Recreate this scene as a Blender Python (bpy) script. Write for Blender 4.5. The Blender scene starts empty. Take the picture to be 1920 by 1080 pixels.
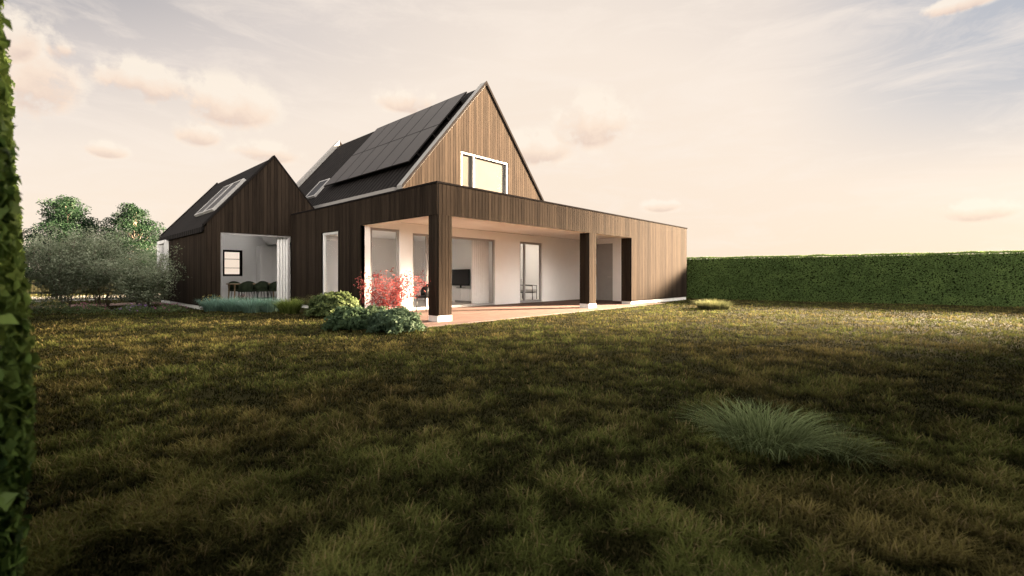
import bpy, bmesh, math, random
import numpy as np
from mathutils import Vector, Matrix
random.seed(7); RNG = np.random.default_rng(7)
S = bpy.context.scene; C = S.collection
R = math.radians
# ------------------------------------------------------------------ materials
def nodes(m):
    m.use_nodes = True
    nt = m.node_tree; nt.nodes.clear()
    return nt, nt.nodes, nt.links
def basemat(name, col, rough=.6, noise=0.0, nscale=6, bump=0.0, metal=0.0, spec=.4):
    m = bpy.data.materials.new(name); nt, N, L = nodes(m)
    out = N.new('ShaderNodeOutputMaterial'); p = N.new('ShaderNodeBsdfPrincipled')
    L.new(p.outputs[0], out.inputs[0])
    p.inputs['Roughness'].default_value = rough; p.inputs['Metallic'].default_value = metal
    p.inputs['Specular IOR Level'].default_value = spec
    p.inputs['Base Color'].default_value = (*col, 1)
    if noise or bump:
        tc = N.new('ShaderNodeTexCoord'); nz = N.new('ShaderNodeTexNoise')
        nz.inputs['Scale'].default_value = nscale; nz.inputs['Detail'].default_value = 5
        L.new(tc.outputs['Object'], nz.inputs['Vector'])
        if noise:
            r = N.new('ShaderNodeValToRGB')
            r.color_ramp.elements[0].position = .3; r.color_ramp.elements[1].position = .7
            r.color_ramp.elements[0].color = (*[c*(1-noise) for c in col], 1)
            r.color_ramp.elements[1].color = (*[min(1, c*(1+noise)) for c in col], 1)
            L.new(nz.outputs['Fac'], r.inputs[0]); L.new(r.outputs[0], p.inputs['Base Color'])
        if bump:
            b = N.new('ShaderNodeBump'); b.inputs['Strength'].default_value = bump
            b.inputs['Distance'].default_value = .02
            L.new(nz.outputs['Fac'], b.inputs['Height']); L.new(b.outputs[0], p.inputs['Normal'])
    return m
def wood_mat(name, dark, light):
    m = bpy.data.materials.new(name); nt, N, L = nodes(m)
    out = N.new('ShaderNodeOutputMaterial'); p = N.new('ShaderNodeBsdfPrincipled'); L.new(p.outputs[0], out.inputs[0])
    g = N.new('ShaderNodeNewGeometry'); tc = N.new('ShaderNodeTexCoord'); mp = N.new('ShaderNodeMapping')
    mp.inputs['Scale'].default_value = (26, 26, 1.3)
    L.new(tc.outputs['Object'], mp.inputs['Vector'])
    add = N.new('ShaderNodeVectorMath'); add.operation = 'ADD'
    mul = N.new('ShaderNodeMath'); mul.operation = 'MULTIPLY'; mul.inputs[1].default_value = 90
    L.new(g.outputs['Random Per Island'], mul.inputs[0])
    L.new(mp.outputs[0], add.inputs[0]); L.new(mul.outputs[0], add.inputs[1])
    nz = N.new('ShaderNodeTexNoise'); nz.inputs['Scale'].default_value = 1; nz.inputs['Detail'].default_value = 6
    nz.inputs['Roughness'].default_value = .65
    L.new(add.outputs[0], nz.inputs['Vector'])
    mix = N.new('ShaderNodeMath'); mix.operation = 'MULTIPLY_ADD'; mix.inputs[1].default_value = .30
    L.new(g.outputs['Random Per Island'], mix.inputs[0])
    m2 = N.new('ShaderNodeMath'); m2.operation = 'MULTIPLY'; m2.inputs[1].default_value = .85
    L.new(nz.outputs['Fac'], m2.inputs[0]); L.new(m2.outputs[0], mix.inputs[2])
    r = N.new('ShaderNodeValToRGB'); e = r.color_ramp.elements
    e[0].position = .2; e[0].color = (*dark, 1); e[1].position = .9; e[1].color = (*light, 1)
    L.new(mix.outputs[0], r.inputs[0]); L.new(r.outputs[0], p.inputs['Base Color'])
    p.inputs['Roughness'].default_value = .85; p.inputs['Specular IOR Level'].default_value = .02
    b = N.new('ShaderNodeBump'); b.inputs['Strength'].default_value = .2; b.inputs['Distance'].default_value = .01
    L.new(nz.outputs['Fac'], b.inputs['Height']); L.new(b.outputs[0], p.inputs['Normal'])
    return m
def roof_mat():
    m = bpy.data.materials.new('dark_roof_tiles'); nt, N, L = nodes(m)
    out = N.new('ShaderNodeOutputMaterial'); p = N.new('ShaderNodeBsdfPrincipled'); L.new(p.outputs[0], out.inputs[0])
    tc = N.new('ShaderNodeTexCoord'); w = N.new('ShaderNodeTexWave'); w.wave_type = 'BANDS'; w.bands_direction = 'Y'
    w.inputs['Scale'].default_value = 1.15; w.inputs['Distortion'].default_value = .3
    L.new(tc.outputs['Object'], w.inputs['Vector'])
    nz = N.new('ShaderNodeTexNoise'); nz.inputs['Scale'].default_value = 3; L.new(tc.outputs['Object'], nz.inputs['Vector'])
    mm = N.new('ShaderNodeMath'); mm.operation = 'MULTIPLY'; L.new(w.outputs['Fac'], mm.inputs[0]); L.new(nz.outputs['Fac'], mm.inputs[1])
    r = N.new('ShaderNodeValToRGB'); e = r.color_ramp.elements
    e[0].color = (.005, .0045, .0045, 1); e[1].color = (.020, .017, .016, 1); e[1].position = .6
    L.new(mm.outputs[0], r.inputs[0]); L.new(r.outputs[0], p.inputs['Base Color'])
    p.inputs['Roughness'].default_value = .85; p.inputs['Specular IOR Level'].default_value = .05
    b = N.new('ShaderNodeBump'); b.inputs['Strength'].default_value = .6; b.inputs['Distance'].default_value = .03
    L.new(w.outputs['Fac'], b.inputs['Height']); L.new(b.outputs[0], p.inputs['Normal'])
    return m
def glass_mat():
    m = bpy.data.materials.new('window_glass'); nt, N, L = nodes(m)
    out = N.new('ShaderNodeOutputMaterial'); t = N.new('ShaderNodeBsdfTransparent'); g = N.new('ShaderNodeBsdfGlossy')
    g.inputs['Roughness'].default_value = .02; t.inputs[0].default_value = (.97, .97, .97, 1)
    f = N.new('ShaderNodeFresnel'); f.inputs['IOR'].default_value = 1.10
    mx = N.new('ShaderNodeMixShader'); L.new(f.outputs[0], mx.inputs[0]); L.new(t.outputs[0], mx.inputs[1]); L.new(g.outputs[0], mx.inputs[2])
    L.new(mx.outputs[0], out.inputs[0]); return m
def leaf_mat(name, trans=.35, rough=.55, spec=.1):
    m = bpy.data.materials.new(name); nt, N, L = nodes(m)
    out = N.new('ShaderNodeOutputMaterial'); p = N.new('ShaderNodeBsdfPrincipled'); tr = N.new('ShaderNodeBsdfTranslucent')
    a = N.new('ShaderNodeAttribute'); a.attribute_name = 'Col'
    L.new(a.outputs['Color'], p.inputs['Base Color']); L.new(a.outputs['Color'], tr.inputs['Color'])
    p.inputs['Roughness'].default_value = rough; p.inputs['Specular IOR Level'].default_value = spec
    mx = N.new('ShaderNodeMixShader'); mx.inputs[0].default_value = trans
    L.new(p.outputs[0], mx.inputs[1]); L.new(tr.outputs[0], mx.inputs[2]); L.new(mx.outputs[0], out.inputs[0]); return m
def brick_mat(name, c1, c2, mort, sx, sy):
    m = bpy.data.materials.new(name); nt, N, L = nodes(m)
    out = N.new('ShaderNodeOutputMaterial'); p = N.new('ShaderNodeBsdfPrincipled'); L.new(p.outputs[0], out.inputs[0])
    tc = N.new('ShaderNodeTexCoord'); b = N.new('ShaderNodeTexBrick'); L.new(tc.outputs['Object'], b.inputs['Vector'])
    b.inputs['Color1'].default_value = (*c1, 1); b.inputs['Color2'].default_value = (*c2, 1); b.inputs['Mortar'].default_value = (*mort, 1)
    b.inputs['Scale'].default_value = 1; b.inputs['Brick Width'].default_value = sx; b.inputs['Row Height'].default_value = sy
    b.inputs['Mortar Size'].default_value = .004
    nz = N.new('ShaderNodeTexNoise'); nz.inputs['Scale'].default_value = 1.3; nz.inputs['Detail'].default_value = 6
    L.new(tc.outputs['Object'], nz.inputs['Vector'])
    mx = N.new('ShaderNodeMix'); mx.data_type = 'RGBA'; mx.blend_type = 'MULTIPLY'; mx.inputs[0].default_value = .4
    L.new(b.outputs['Color'], mx.inputs[6]); L.new(nz.outputs['Fac'], mx.inputs[7])
    L.new(mx.outputs[2], p.inputs['Base Color']); p.inputs['Roughness'].default_value = .85
    p.inputs['Specular IOR Level'].default_value = .1; return m
def ground_mat():
    m = bpy.data.materials.new('lawn_soil'); nt, N, L = nodes(m)
    out = N.new('ShaderNodeOutputMaterial'); p = N.new('ShaderNodeBsdfPrincipled'); L.new(p.outputs[0], out.inputs[0])
    tc = N.new('ShaderNodeTexCoord'); a = N.new('ShaderNodeTexNoise'); a.inputs['Scale'].default_value = 3.5; a.inputs['Detail'].default_value = 8
    a.inputs['Roughness'].default_value = .75
    L.new(tc.outputs['Object'], a.inputs['Vector']); r = N.new('ShaderNodeValToRGB'); e = r.color_ramp.elements
    e[0].position = .3; e[0].color = (.008, .0083, .003, 1); e[1].position = .75; e[1].color = (.038, .034, .012, 1)
    L.new(a.outputs['Fac'], r.inputs[0]); L.new(r.outputs[0], p.inputs['Base Color']); p.inputs['Roughness'].default_value = .95
    p.inputs['Specular IOR Level'].default_value = .03
    return m
M = dict(
    wood=wood_mat('brown_wood_cladding', (.0060, .0046, .0038), (.0355, .0258, .0187)),
    gap=basemat('dark_gap', (.003, .0026, .0024), .9, 0, 1, 0, 0, .05),
    white=basemat('white_plaster', (.93, .92, .91), .7, .015, 3, 0, 0, .2),
    inner=basemat('interior_white_paint', (.95, .945, .94), .6, .01, 2, 0, 0, .2),
    ceil=basemat('beige_ceiling', (.88, .81, .73), .7, .03, 2, 0, 0, .2),
    plinth=basemat('pale_plinth', (.70, .68, .66), .8, .08, 5, .1),
    roof=roof_mat(), glass=glass_mat(),
    trim=basemat('dark_metal_trim', (.012, .0105, .010), 1.0, .05, 4, 0, 0, 0),
    verge=basemat('pale_metal_verge', (.22, .21, .20), .6, .05, 4, 0, 0, .2),
    frame=basemat('grey_window_frame', (.32, .305, .30), .5, .04, 5),
    wframe=basemat('white_window_frame', (.62, .61, .60), .5, .02, 5),
    gframe=basemat('gable_window_frame', (.34, .33, .32), .6, .02, 5, 0, 0, .1),
    sframe=basemat('skylight_frame', (.34, .33, .32), .6, .03, 5, 0, 0, .2),
    panel=basemat('solar_cell', (.031, .0255, .023), .5, .10, 1.2, 0, 0, .25),
    pframe=basemat('solar_frame', (.008, .0065, .006), .6, .05, 3, 0, 0, .1),
    floor=basemat('pale_floor', (.74, .71, .68), .5, .06, 2, 0, 0, .2),
    curtain=basemat('white_curtain', (.86, .85, .84), .85, .03, 8),
    door=basemat('grey_door', (.30, .29, .285), .5, .05, 3),
    metal=basemat('brushed_metal', (.45, .44, .43), .3, .03, 10, 0, .9),
    black=basemat('black_plastic', (.010, .010, .011), .4, .05, 8, 0, 0, .2),
    lacquer=basemat('white_lacquer', (.88, .87, .87), .4, .02, 3, 0, 0, .2),
    green=basemat('olive_fabric', (.024, .038, .016), .8, .12, 25, .1),
    tabletop=basemat('oak_tabletop', (.36, .25, .14), .45, .15, 6),
    linen=basemat('white_linen', (.60, .58, .56), .9, .04, 7, .2),
    bark=basemat('brown_bark', (.13, .10, .075), .9, .3, 14, .5),
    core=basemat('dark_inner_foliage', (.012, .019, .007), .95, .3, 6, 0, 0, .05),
    blind=basemat('cream_blind', (.072, .066, .058), .85, .03, 3, 0, 0, .05),
    soil=ground_mat(),
    leaf=leaf_mat('leaf'), grass=leaf_mat('grass_blade', .3, .8, .03), petal=leaf_mat('petal', .4, .7),
    brick=brick_mat('red_brick_paving', (.18, .115, .095), (.145, .093, .078), (.11, .085, .074), .22, .075),
    pave=basemat('grey_paving', (.19, .18, .16), .8, .1, 1.5),
    skyglass=basemat('skylight_glass', (.022, .022, .024), .35, 0, 1, 0, 0, .05),
    screen=basemat('dark_screen', (.012, .012, .014), .15, 0, 1, 0, 0, .4),
    redstem=basemat('red_stem', (.14, .035, .03), .8, .2, 20),
)
# ------------------------------------------------------------------ object helpers
def tag(o, label=None, cat=None, group=None, kind=None):
    if label: o['label'] = label
    if cat: o['category'] = cat
    if group: o['group'] = group
    if kind: o['kind'] = kind
    return o
def empty(name, loc, label, cat, group=None, rz=0):
    o = bpy.data.objects.new(name, None); C.objects.link(o); o.location = loc; o.rotation_euler = (0, 0, rz)
    o.empty_display_size = .2
    return tag(o, label, cat, group)
def link(name, me, mats, parent=None, world=True):
    if isinstance(me, bmesh.types.BMesh):
        bm = me; bmesh.ops.recalc_face_normals(bm, faces=bm.faces)
        me = bpy.data.meshes.new(name); bm.to_mesh(me); bm.free()
    if not isinstance(mats, (list, tuple)): mats = [mats]
    for m in mats: me.materials.append(M[m])
    o = bpy.data.objects.new(name, me); C.objects.link(o)
    if parent:
        o.parent = parent
        if world and parent.type == 'EMPTY': o.matrix_parent_inverse = Matrix.Translation(-Vector(parent.location))
    return o
def BM(): return bmesh.new()
def hexa(bm, p, mi=0):
    vs = [bm.verts.new(q) for q in p]
    for f in ((0,1,2,3),(4,5,6,7),(0,1,5,4),(1,2,6,5),(2,3,7,6),(3,0,4,7)):
        fc = bm.faces.new([vs[i] for i in f]); fc.material_index = mi
def box(bm, x0, x1, y0, y1, z0, z1, mi=0):
    hexa(bm, [(x0,y0,z0),(x1,y0,z0),(x1,y1,z0),(x0,y1,z0),(x0,y0,z1),(x1,y0,z1),(x1,y1,z1),(x0,y1,z1)], mi)
def bevel(bm, w, seg=2):
    bmesh.ops.bevel(bm, geom=bm.edges[:], offset=w, segments=seg, affect='EDGES', profile=.5)
def tube(bm, pts, rad, n=7, mi=0):
    rings = []
    for i, p in enumerate(pts):
        p = Vector(p); a = Vector(pts[max(i-1, 0)]); b = Vector(pts[min(i+1, len(pts)-1)])
        d = (b-a).normalized(); ref = Vector((0,0,1)) if abs(d.z) < .9 else Vector((1,0,0))
        x = d.cross(ref).normalized(); y = d.cross(x)
        r = rad[i] if hasattr(rad, '__len__') else rad
        rings.append([bm.verts.new(p + (x*math.cos(2*math.pi*k/n) + y*math.sin(2*math.pi*k/n))*r) for k in range(n)])
    for i in range(len(rings)-1):
        for k in range(n):
            f = bm.faces.new((rings[i][k], rings[i][(k+1)%n], rings[i+1][(k+1)%n], rings[i+1][k])); f.smooth = True; f.material_index = mi
    bm.faces.new(rings[0]).material_index = mi; bm.faces.new(rings[-1]).material_index = mi
def strips(bm, axis, p0, p1, a0, a1, bot, top, holes=(), w=None, gap=0.0, extra=(), mi=0):
    """vertical strips between planes p0 and p1, running along axis ('u' = along x, 'v' = along y)"""
    tf = top if callable(top) else (lambda a: top)
    cuts = sorted(set([a0, a1] + [c for c in extra if a0 < c < a1] + [h for q in holes for h in q[:2] if a0 < h < a1]))
    for s0, s1 in zip(cuts[:-1], cuts[1:]):
        n = max(1, round((s1-s0)/w)) if w else 1
        for i in range(n):
            b0 = s0 + (s1-s0)*i/n; b1 = s0 + (s1-s0)*(i+1)/n; mid = (b0+b1)/2
            segs = [(bot, None)]
            for (h0, h1, z0, z1) in holes:
                if h0 <= mid <= h1: segs = [(bot, z0), (z1, None)]
            for (za, zb) in segs:
                e0, e1 = b0+gap/2, b1-gap/2
                t0 = tf(e0) if zb is None else zb; t1 = tf(e1) if zb is None else zb
                if max(t0, t1) - za < .02: continue
                t0 = max(t0, za+.005); t1 = max(t1, za+.005)
                if axis == 'u': P = lambda a, p, z: (a, p, z)
                else: P = lambda a, p, z: (p, a, z)
                hexa(bm, [P(e0,p0,za),P(e1,p0,za),P(e1,p1,za),P(e0,p1,za),P(e0,p0,t0),P(e1,p0,t1),P(e1,p1,t1),P(e0,p1,t0)], mi)
def clad(name, axis, plane, a0, a1, bot, top, holes=(), extra=(), back=.12, parent=None, sgn=1):
    bm = BM()
    strips(bm, axis, plane-.022*sgn, plane, a0, a1, bot, top, holes, .115, .010, extra, 0)
    tf = top if callable(top) else (lambda a: top)
    strips(bm, axis, plane+.001*sgn, plane+back*sgn, a0, a1, bot, (lambda a: tf(a)-.004), holes, None, 0, extra, 1)
    return link(name, bm, ['wood', 'gap'], parent)
def prism(bm, poly, v0, v1, mi=0):
    a = [bm.verts.new((p[0], v0, p[1])) for p in poly]; b = [bm.verts.new((p[0], v1, p[1])) for p in poly]
    bm.faces.new(a).material_index = mi; bm.faces.new(b).material_index = mi
    for i in range(len(poly)):
        j = (i+1) % len(poly); bm.faces.new((a[i], a[j], b[j], b[i])).material_index = mi
def window(axis, plane, a0, a1, z0, z1, parent, fm='frame', fw=.06, depth=.07, mull=(), pane_mat='glass', name='window', bars=()):
    bm = BM(); q0, q1 = plane, plane+depth
    def bx(aa, ab, za, zb, d0=q0, d1=q1, b=bm):
        if axis == 'u': box(b, aa, ab, d0, d1, za, zb)
        else: box(b, d0, d1, aa, ab, za, zb)
    bx(a0, a0+fw, z0, z1); bx(a1-fw, a1, z0, z1)
    bx(a0+fw, a1-fw, z0, z0+fw); bx(a0+fw, a1-fw, z1-fw, z1)
    for c in mull: bx(c-fw/2, c+fw/2, z0+fw, z1-fw)
    for c in bars: bx(a0+fw, a1-fw, c-.012, c+.012, q0+.01, q0+.03)
    w = link(name, bm, fm, parent)
    edges = [a0+fw] + [x for c in mull for x in (c-fw/2, c+fw/2)] + [a1-fw]
    for i in range(0, len(edges), 2):
        b = BM(); e0, e1, d = edges[i]+.002, edges[i+1]-.002, plane+depth*.5
        za, zb = z0+fw+.002, z1-fw-.002
        q = [(e0, d, za), (e1, d, za), (e1, d, zb), (e0, d, zb)] if axis == 'u' else [(d, e0, za), (d, e1, za), (d, e1, zb), (d, e0, zb)]
        b.faces.new([b.verts.new(c) for c in q]); link('pane', b, pane_mat, w)
    return w
# ------------------------------------------------------------------ numpy foliage
def np_mesh(name, V, F, cols):
    me = bpy.data.meshes.new(name); nv = len(V); nf, k = F.shape
    me.vertices.add(nv); me.vertices.foreach_set('co', V.astype(np.float32).ravel())
    me.loops.add(nf*k); me.loops.foreach_set('vertex_index', F.astype(np.int32).ravel())
    me.polygons.add(nf); me.polygons.foreach_set('loop_start', np.arange(0, nf*k, k, dtype=np.int32))
    me.polygons.foreach_set('loop_total', np.full(nf, k, dtype=np.int32))
    at = me.attributes.new('Col', 'FLOAT_COLOR', 'POINT')
    c4 = np.ones((nv, 4), np.float32); c4[:, :3] = cols; at.data.foreach_set('color', c4.ravel())
    me.update(calc_edges=True); return me
def unit(a): return a/np.maximum(np.linalg.norm(a, axis=1, keepdims=True), 1e-9)
def leaves(cen, size, nrm, cols, jitter=.8, aspect=.55, fold=.15):
    n = len(cen); size = np.broadcast_to(np.asarray(size, float), (n,))[:, None]
    nn = unit(nrm + RNG.normal(0, jitter, (n, 3))); d = unit(np.cross(nn, RNG.normal(0, 1, (n, 3)))); s = np.cross(nn, d)
    b = cen - d*size*.5
    V = np.stack([b, b+d*size*.5+s*size*aspect*.5+nn*size*fold, b+d*size, b+d*size*.5-s*size*aspect*.5+nn*size*fold], 1).reshape(-1, 3)
    F = np.arange(n*4).reshape(n, 4)
    return V, F, np.repeat(cols, 4, axis=0)
def ribbons(base, length, width, lean, leandir, cols, segs=3, tipcol=1.25, droop=0.0):
    n = len(base); ld = np.stack([np.cos(leandir), np.sin(leandir), np.zeros(n)], 1); sd = np.stack([-np.sin(leandir), np.cos(leandir), np.zeros(n)], 1)
    V = np.zeros((n, (segs+1)*2, 3)); Cc = np.zeros((n, (segs+1)*2, 3))
    for k in range(segs+1):
        f = k/segs
        z = length*f*(1-.35*lean*f) - droop*length*f**3
        p = base + ld*(length*lean*f**1.7)[:, None]; p = p + np.array([0, 0, 1])*z[:, None]
        w = (width*(1-f**1.6)*.5 + width*.03)[:, None]
        V[:, 2*k] = p - sd*w; V[:, 2*k+1] = p + sd*w
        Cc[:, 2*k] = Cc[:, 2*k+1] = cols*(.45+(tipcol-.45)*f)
    i = (np.arange(n)*(segs+1)*2)[:, None]
    F = np.concatenate([np.concatenate([i+2*k, i+2*k+1, i+2*k+3, i+2*k+2], 1)[:, None] for k in range(segs)], 1).reshape(-1, 4)
    return V.reshape(-1, 3), F, Cc.reshape(-1, 3)
_g = RNG.random((256, 256))
def vnoise(x, y, sc):
    x = x*sc+100; y = y*sc+100; i = np.floor(x).astype(int); j = np.floor(y).astype(int); fx = x-i; fy = y-j
    fx = fx*fx*(3-2*fx); fy = fy*fy*(3-2*fy); g = lambda a, b: _g[a % 256, b % 256]
    return (g(i,j)*(1-fx)+g(i+1,j)*fx)*(1-fy)+(g(i,j+1)*(1-fx)+g(i+1,j+1)*fx)*fy
def pal(n, a, b, extra=None):
    t = RNG.random(n) if extra is None else np.clip(extra + RNG.normal(0, .18, n), 0, 1)
    return np.array(a)*(1-t)[:, None] + np.array(b)*t[:, None]
def sc(c, k): return tuple(x*k for x in c)
# bearing and distance seen in the photograph -> ground point
def at(px, Z):
    X = (px-960)/860*Z
    return (.683*X+.730*Z, -.730*X+.683*Z)
# ------------------------------------------------------------------ ground
bm = BM(); bmesh.ops.create_grid(bm, x_segments=40, y_segments=40, size=400)
tag(link('ground', bm, 'soil'), 'dark soil and short turf of the garden reaching to the horizon', 'ground', kind='structure')
bm = BM(); box(bm, 5.7, 17.3, 7.95, 12.0, .004, .03)
tag(link('terrace', bm, 'brick'), 'red brick terrace under the flat wooden canopy', 'terrace', kind='structure')
bm = BM(); box(bm, .1, 3.85, 21.9, 23.6, .004, .025)
tag(link('path', bm, 'brick'), 'red brick garden path beside the gabled wing', 'path', kind='structure')
bm = BM(); box(bm, -40, 60, 27.5, 34, .004, .02)
tag(link('driveway', bm, 'pave'), 'grey paved lane beyond the low metal fence', 'driveway', kind='structure')
# ------------------------------------------------------------------ house
H = empty('house', (10.5, 14, 0), 'dark wooden house with steep gables, solar panels and a flat canopy over its terrace', 'house')
mg = lambda u: 8.0 - 1.198*abs(u-11.42)
wg = lambda u: 5.23 - 1.22*abs(u-5.96)
T = 3.24
clad('cladding', 'u', 8.5, 6.582, 15.62, 2.52, T, parent=H, back=.02)
clad('cladding', 'v', 6.56, 8.478, 12.0, 2.52, T, parent=H, back=.02)
clad('cladding', 'v', 6.56, 12.0, 16.85, .12, T, [(13.33, 14.48, .06, 2.47)], parent=H)
clad('cladding', 'u', 8.5, 15.62, 20.74, .14, T, parent=H, back=.2)
clad('cladding', 'v', 15.62, 8.522, 8.9, .14, T, parent=H)
clad('cladding', 'v', 20.74, 8.5, 16, .14, T, parent=H, sgn=-1)
bm = BM()
box(bm, 6.6, 15.6, 8.53, 8.86, 2.522, 3.0); box(bm, 6.6, 6.9, 8.87, 11.99, 2.522, 3.0)
link('beam', bm, 'ceil', H)
bm = BM(); box(bm, 6.91, 17.33, 8.87, 11.995, 2.725, 2.78); link('ceiling', bm, 'ceil', H)
# flat roof; unseen openings added in it to let daylight into the rooms
bm = BM(); box(bm, 6.62, 20.7, 8.56, 11.96, 3.02, 3.1)
box(bm, 17.2, 20.7, 11.96, 16, 3.02, 3.1); box(bm, 14.95, 15.3, 11.96, 16, 3.02, 3.1); box(bm, 15.3, 17.2, 15.6, 16, 3.02, 3.1); box(bm, 15.3, 17.2, 11.96, 12.4, 3.02, 3.1)
box(bm, 6.62, 6.8, 11.96, 16.8, 3.02, 3.1); box(bm, 6.8, 7.9, 11.96, 12.3, 3.02, 3.1); box(bm, 6.8, 7.9, 16.5, 16.8, 3.02, 3.1)
link('flat_roof', bm, 'roof', H)
for (a, b, c, d) in ((6.8, 7.9, 12.3, 16.5), (15.3, 17.2, 12.4, 15.6)):
    bm = BM(); bm.faces.new([bm.verts.new(q) for q in ((a, c, 3.08), (b, c, 3.08), (b, d, 3.08), (a, d, 3.08))]); link('added_rooflight', bm, 'glass', H)
bm = BM()
box(bm, 6.52, 20.78, 8.46, 8.62, T+.002, T+.045); box(bm, 6.52, 6.70, 8.62, 16.84, T+.002, T+.045); box(bm, 20.6, 20.78, 8.62, 16, T+.002, T+.045)
link('coping', bm, 'trim', H)
bm = BM(); box(bm, 15.66, 20.74, 8.512, 8.7, .004, .138); box(bm, 15.64, 15.66, 8.52, 8.9, .004, .138); link('plinth', bm, 'plinth', H)
bm = BM(); box(bm, 6.575, 6.7, 12.0, 16.85, .004, .118); link('plinth', bm, 'plinth', H)
bm = BM(); box(bm, 3.945, 4.1, 16.84, 23.6, .004, .118); link('plinth', bm, 'plinth', H)
def column(u0, u1, v0, v1):
    bm = BM(); z0, z1 = .17, 2.518
    strips(bm, 'u', v0-.022, v0, u0, u1, z0, z1, (), .1, .010); strips(bm, 'u', v1, v1+.022, u0, u1, z0, z1, (), .1, .010)
    strips(bm, 'v', u0-.022, u0, v0, v1, z0, z1, (), .1, .010); strips(bm, 'v', u1, u1+.022, v0, v1, z0, z1, (), .1, .010)
    box(bm, u0+.001, u1-.001, v0+.001, v1-.001, z0, z1, 1)
    c = link('column', bm, ['wood', 'gap'], H)
    b = BM(); box(b, u0-.012, u1+.012, v0-.012, v1+.012, .031, .168); link('base', b, 'plinth', c)
column(6.582, 6.97, 8.5, 8.84); column(12.8, 13.2, 8.5, 8.84)
bm = BM()
strips(bm, 'u', 12.0, 12.2, 6.59, 17.33, .03, 2.722, [(6.86, 7.85, .08, 2.5), (8.31, 11.94, .04, 2.43), (13.28, 14.66, .04, 2.44)])
link('wall', bm, 'white', H)
bm = BM(); strips(bm, 'v', 17.335, 17.5, 8.9, 12.0, .02, 2.722, [(10.3, 11.12, .0, 2.5)]); link('wall', bm, 'white', H)
bm = BM(); box(bm, 15.76, 17.33, 8.72, 8.9, .03, 2.72); link('wall', bm, 'white', H)
bm = BM(); box(bm, 17.36, 17.42, 10.31, 11.11, .035, 2.49); d = link('door', bm, 'door', H)
bm = BM(); tube(bm, [(17.36, 10.4, 1.05), (17.30, 10.4, 1.05), (17.30, 10.53, 1.05)], .012); link('handle', bm, 'metal', d)
window('u', 12.05, 6.862, 7.848, .082, 2.498, H, fw=.07)
window('u', 12.05, 8.312, 11.938, .042, 2.428, H, fw=.06, mull=(8.9,), name='sliding_door')
window('u', 12.05, 13.282, 14.658, .042, 2.438, H, fw=.08, mull=(13.62,), name='glass_door')
window('v', 6.60, 13.332, 14.478, .06, 2.468, H, fm='wframe', fw=.07)
for a, b in ((8.31, 11.94), (13.28, 14.66)):
    bm = BM(); box(bm, a, b, 11.97, 12.2, .031, .04); link('sill', bm, 'metal', H)
# interior rooms
bm = BM()
box(bm, 6.60, 17.3, 12.2, 16.7, .004, .028); box(bm, 4.1, 9.0, 17.0, 23.3, .004, .028)
link('floor', bm, 'floor', H)
bm = BM()
strips(bm, 'v', 6.69, 6.75, 12.2, 16.7, .03, 2.62, [(13.33, 14.48, .06, 2.47)])
box(bm, 6.69, 17.4, 16.70, 16.78, .03, 2.7); box(bm, 12.5, 12.6, 12.2, 16.7, .03, 2.62); box(bm, 17.3, 17.4, 12.2, 16.7, .03, 2.62)
strips(bm, 'v', 4.10, 4.16, 17.0, 23.3, .03, 2.6)
strips(bm, 'u', 23.3, 23.36, 4.1, 9.0, .03, lambda u: max(wg(u)-.25, 2.62), [(6.1, 6.9, 1.08, 2.26)], extra=(5.96, 7.9))
box(bm, 9.0, 9.08, 16.9, 23.3, .03, 2.75); strips(bm, 'u', 16.92, 16.98, 6.58, 9.0, .03, 2.7)
link('interior_wall', bm, 'inner', H)
bm = BM()
box(bm, 7.9, 15.3, 12.2, 16.7, 2.625, 2.69); box(bm, 6.69, 6.8, 12.2, 16.7, 2.625, 2.69); box(bm, 6.8, 7.9, 12.2, 12.3, 2.625, 2.69); box(bm, 6.8, 7.9, 16.5, 16.7, 2.625, 2.69)
box(bm, 17.2, 17.4, 12.2, 16.7, 2.625, 2.69); box(bm, 15.3, 17.2, 12.2, 12.4, 2.625, 2.69); box(bm, 15.3, 17.2, 15.6, 16.7, 2.625, 2.69)
box(bm, 7.9, 7.93, 12.3, 16.5, 2.7, 3.1); box(bm, 15.27, 15.3, 12.4, 15.6, 2.7, 3.05)
box(bm, 8.0, 9.05, 16.98, 23.3, 2.70, 2.76)
f = lambda u, o: (u, wg(u)-o)
for (ua, ub, va, vb) in ((4.0, 5.96, 16.98, 23.3),
                         (5.96, 6.3, 16.98, 23.3), (7.5, 7.96, 16.98, 23.3), (6.3, 7.5, 16.98, 17.4), (6.3, 7.5, 22.9, 23.3)):
    prism(bm, [f(ua, .24), f(ub, .24), f(ub, .20), f(ua, .20)], va, vb)
link('ceiling', bm, 'inner', H)
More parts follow.
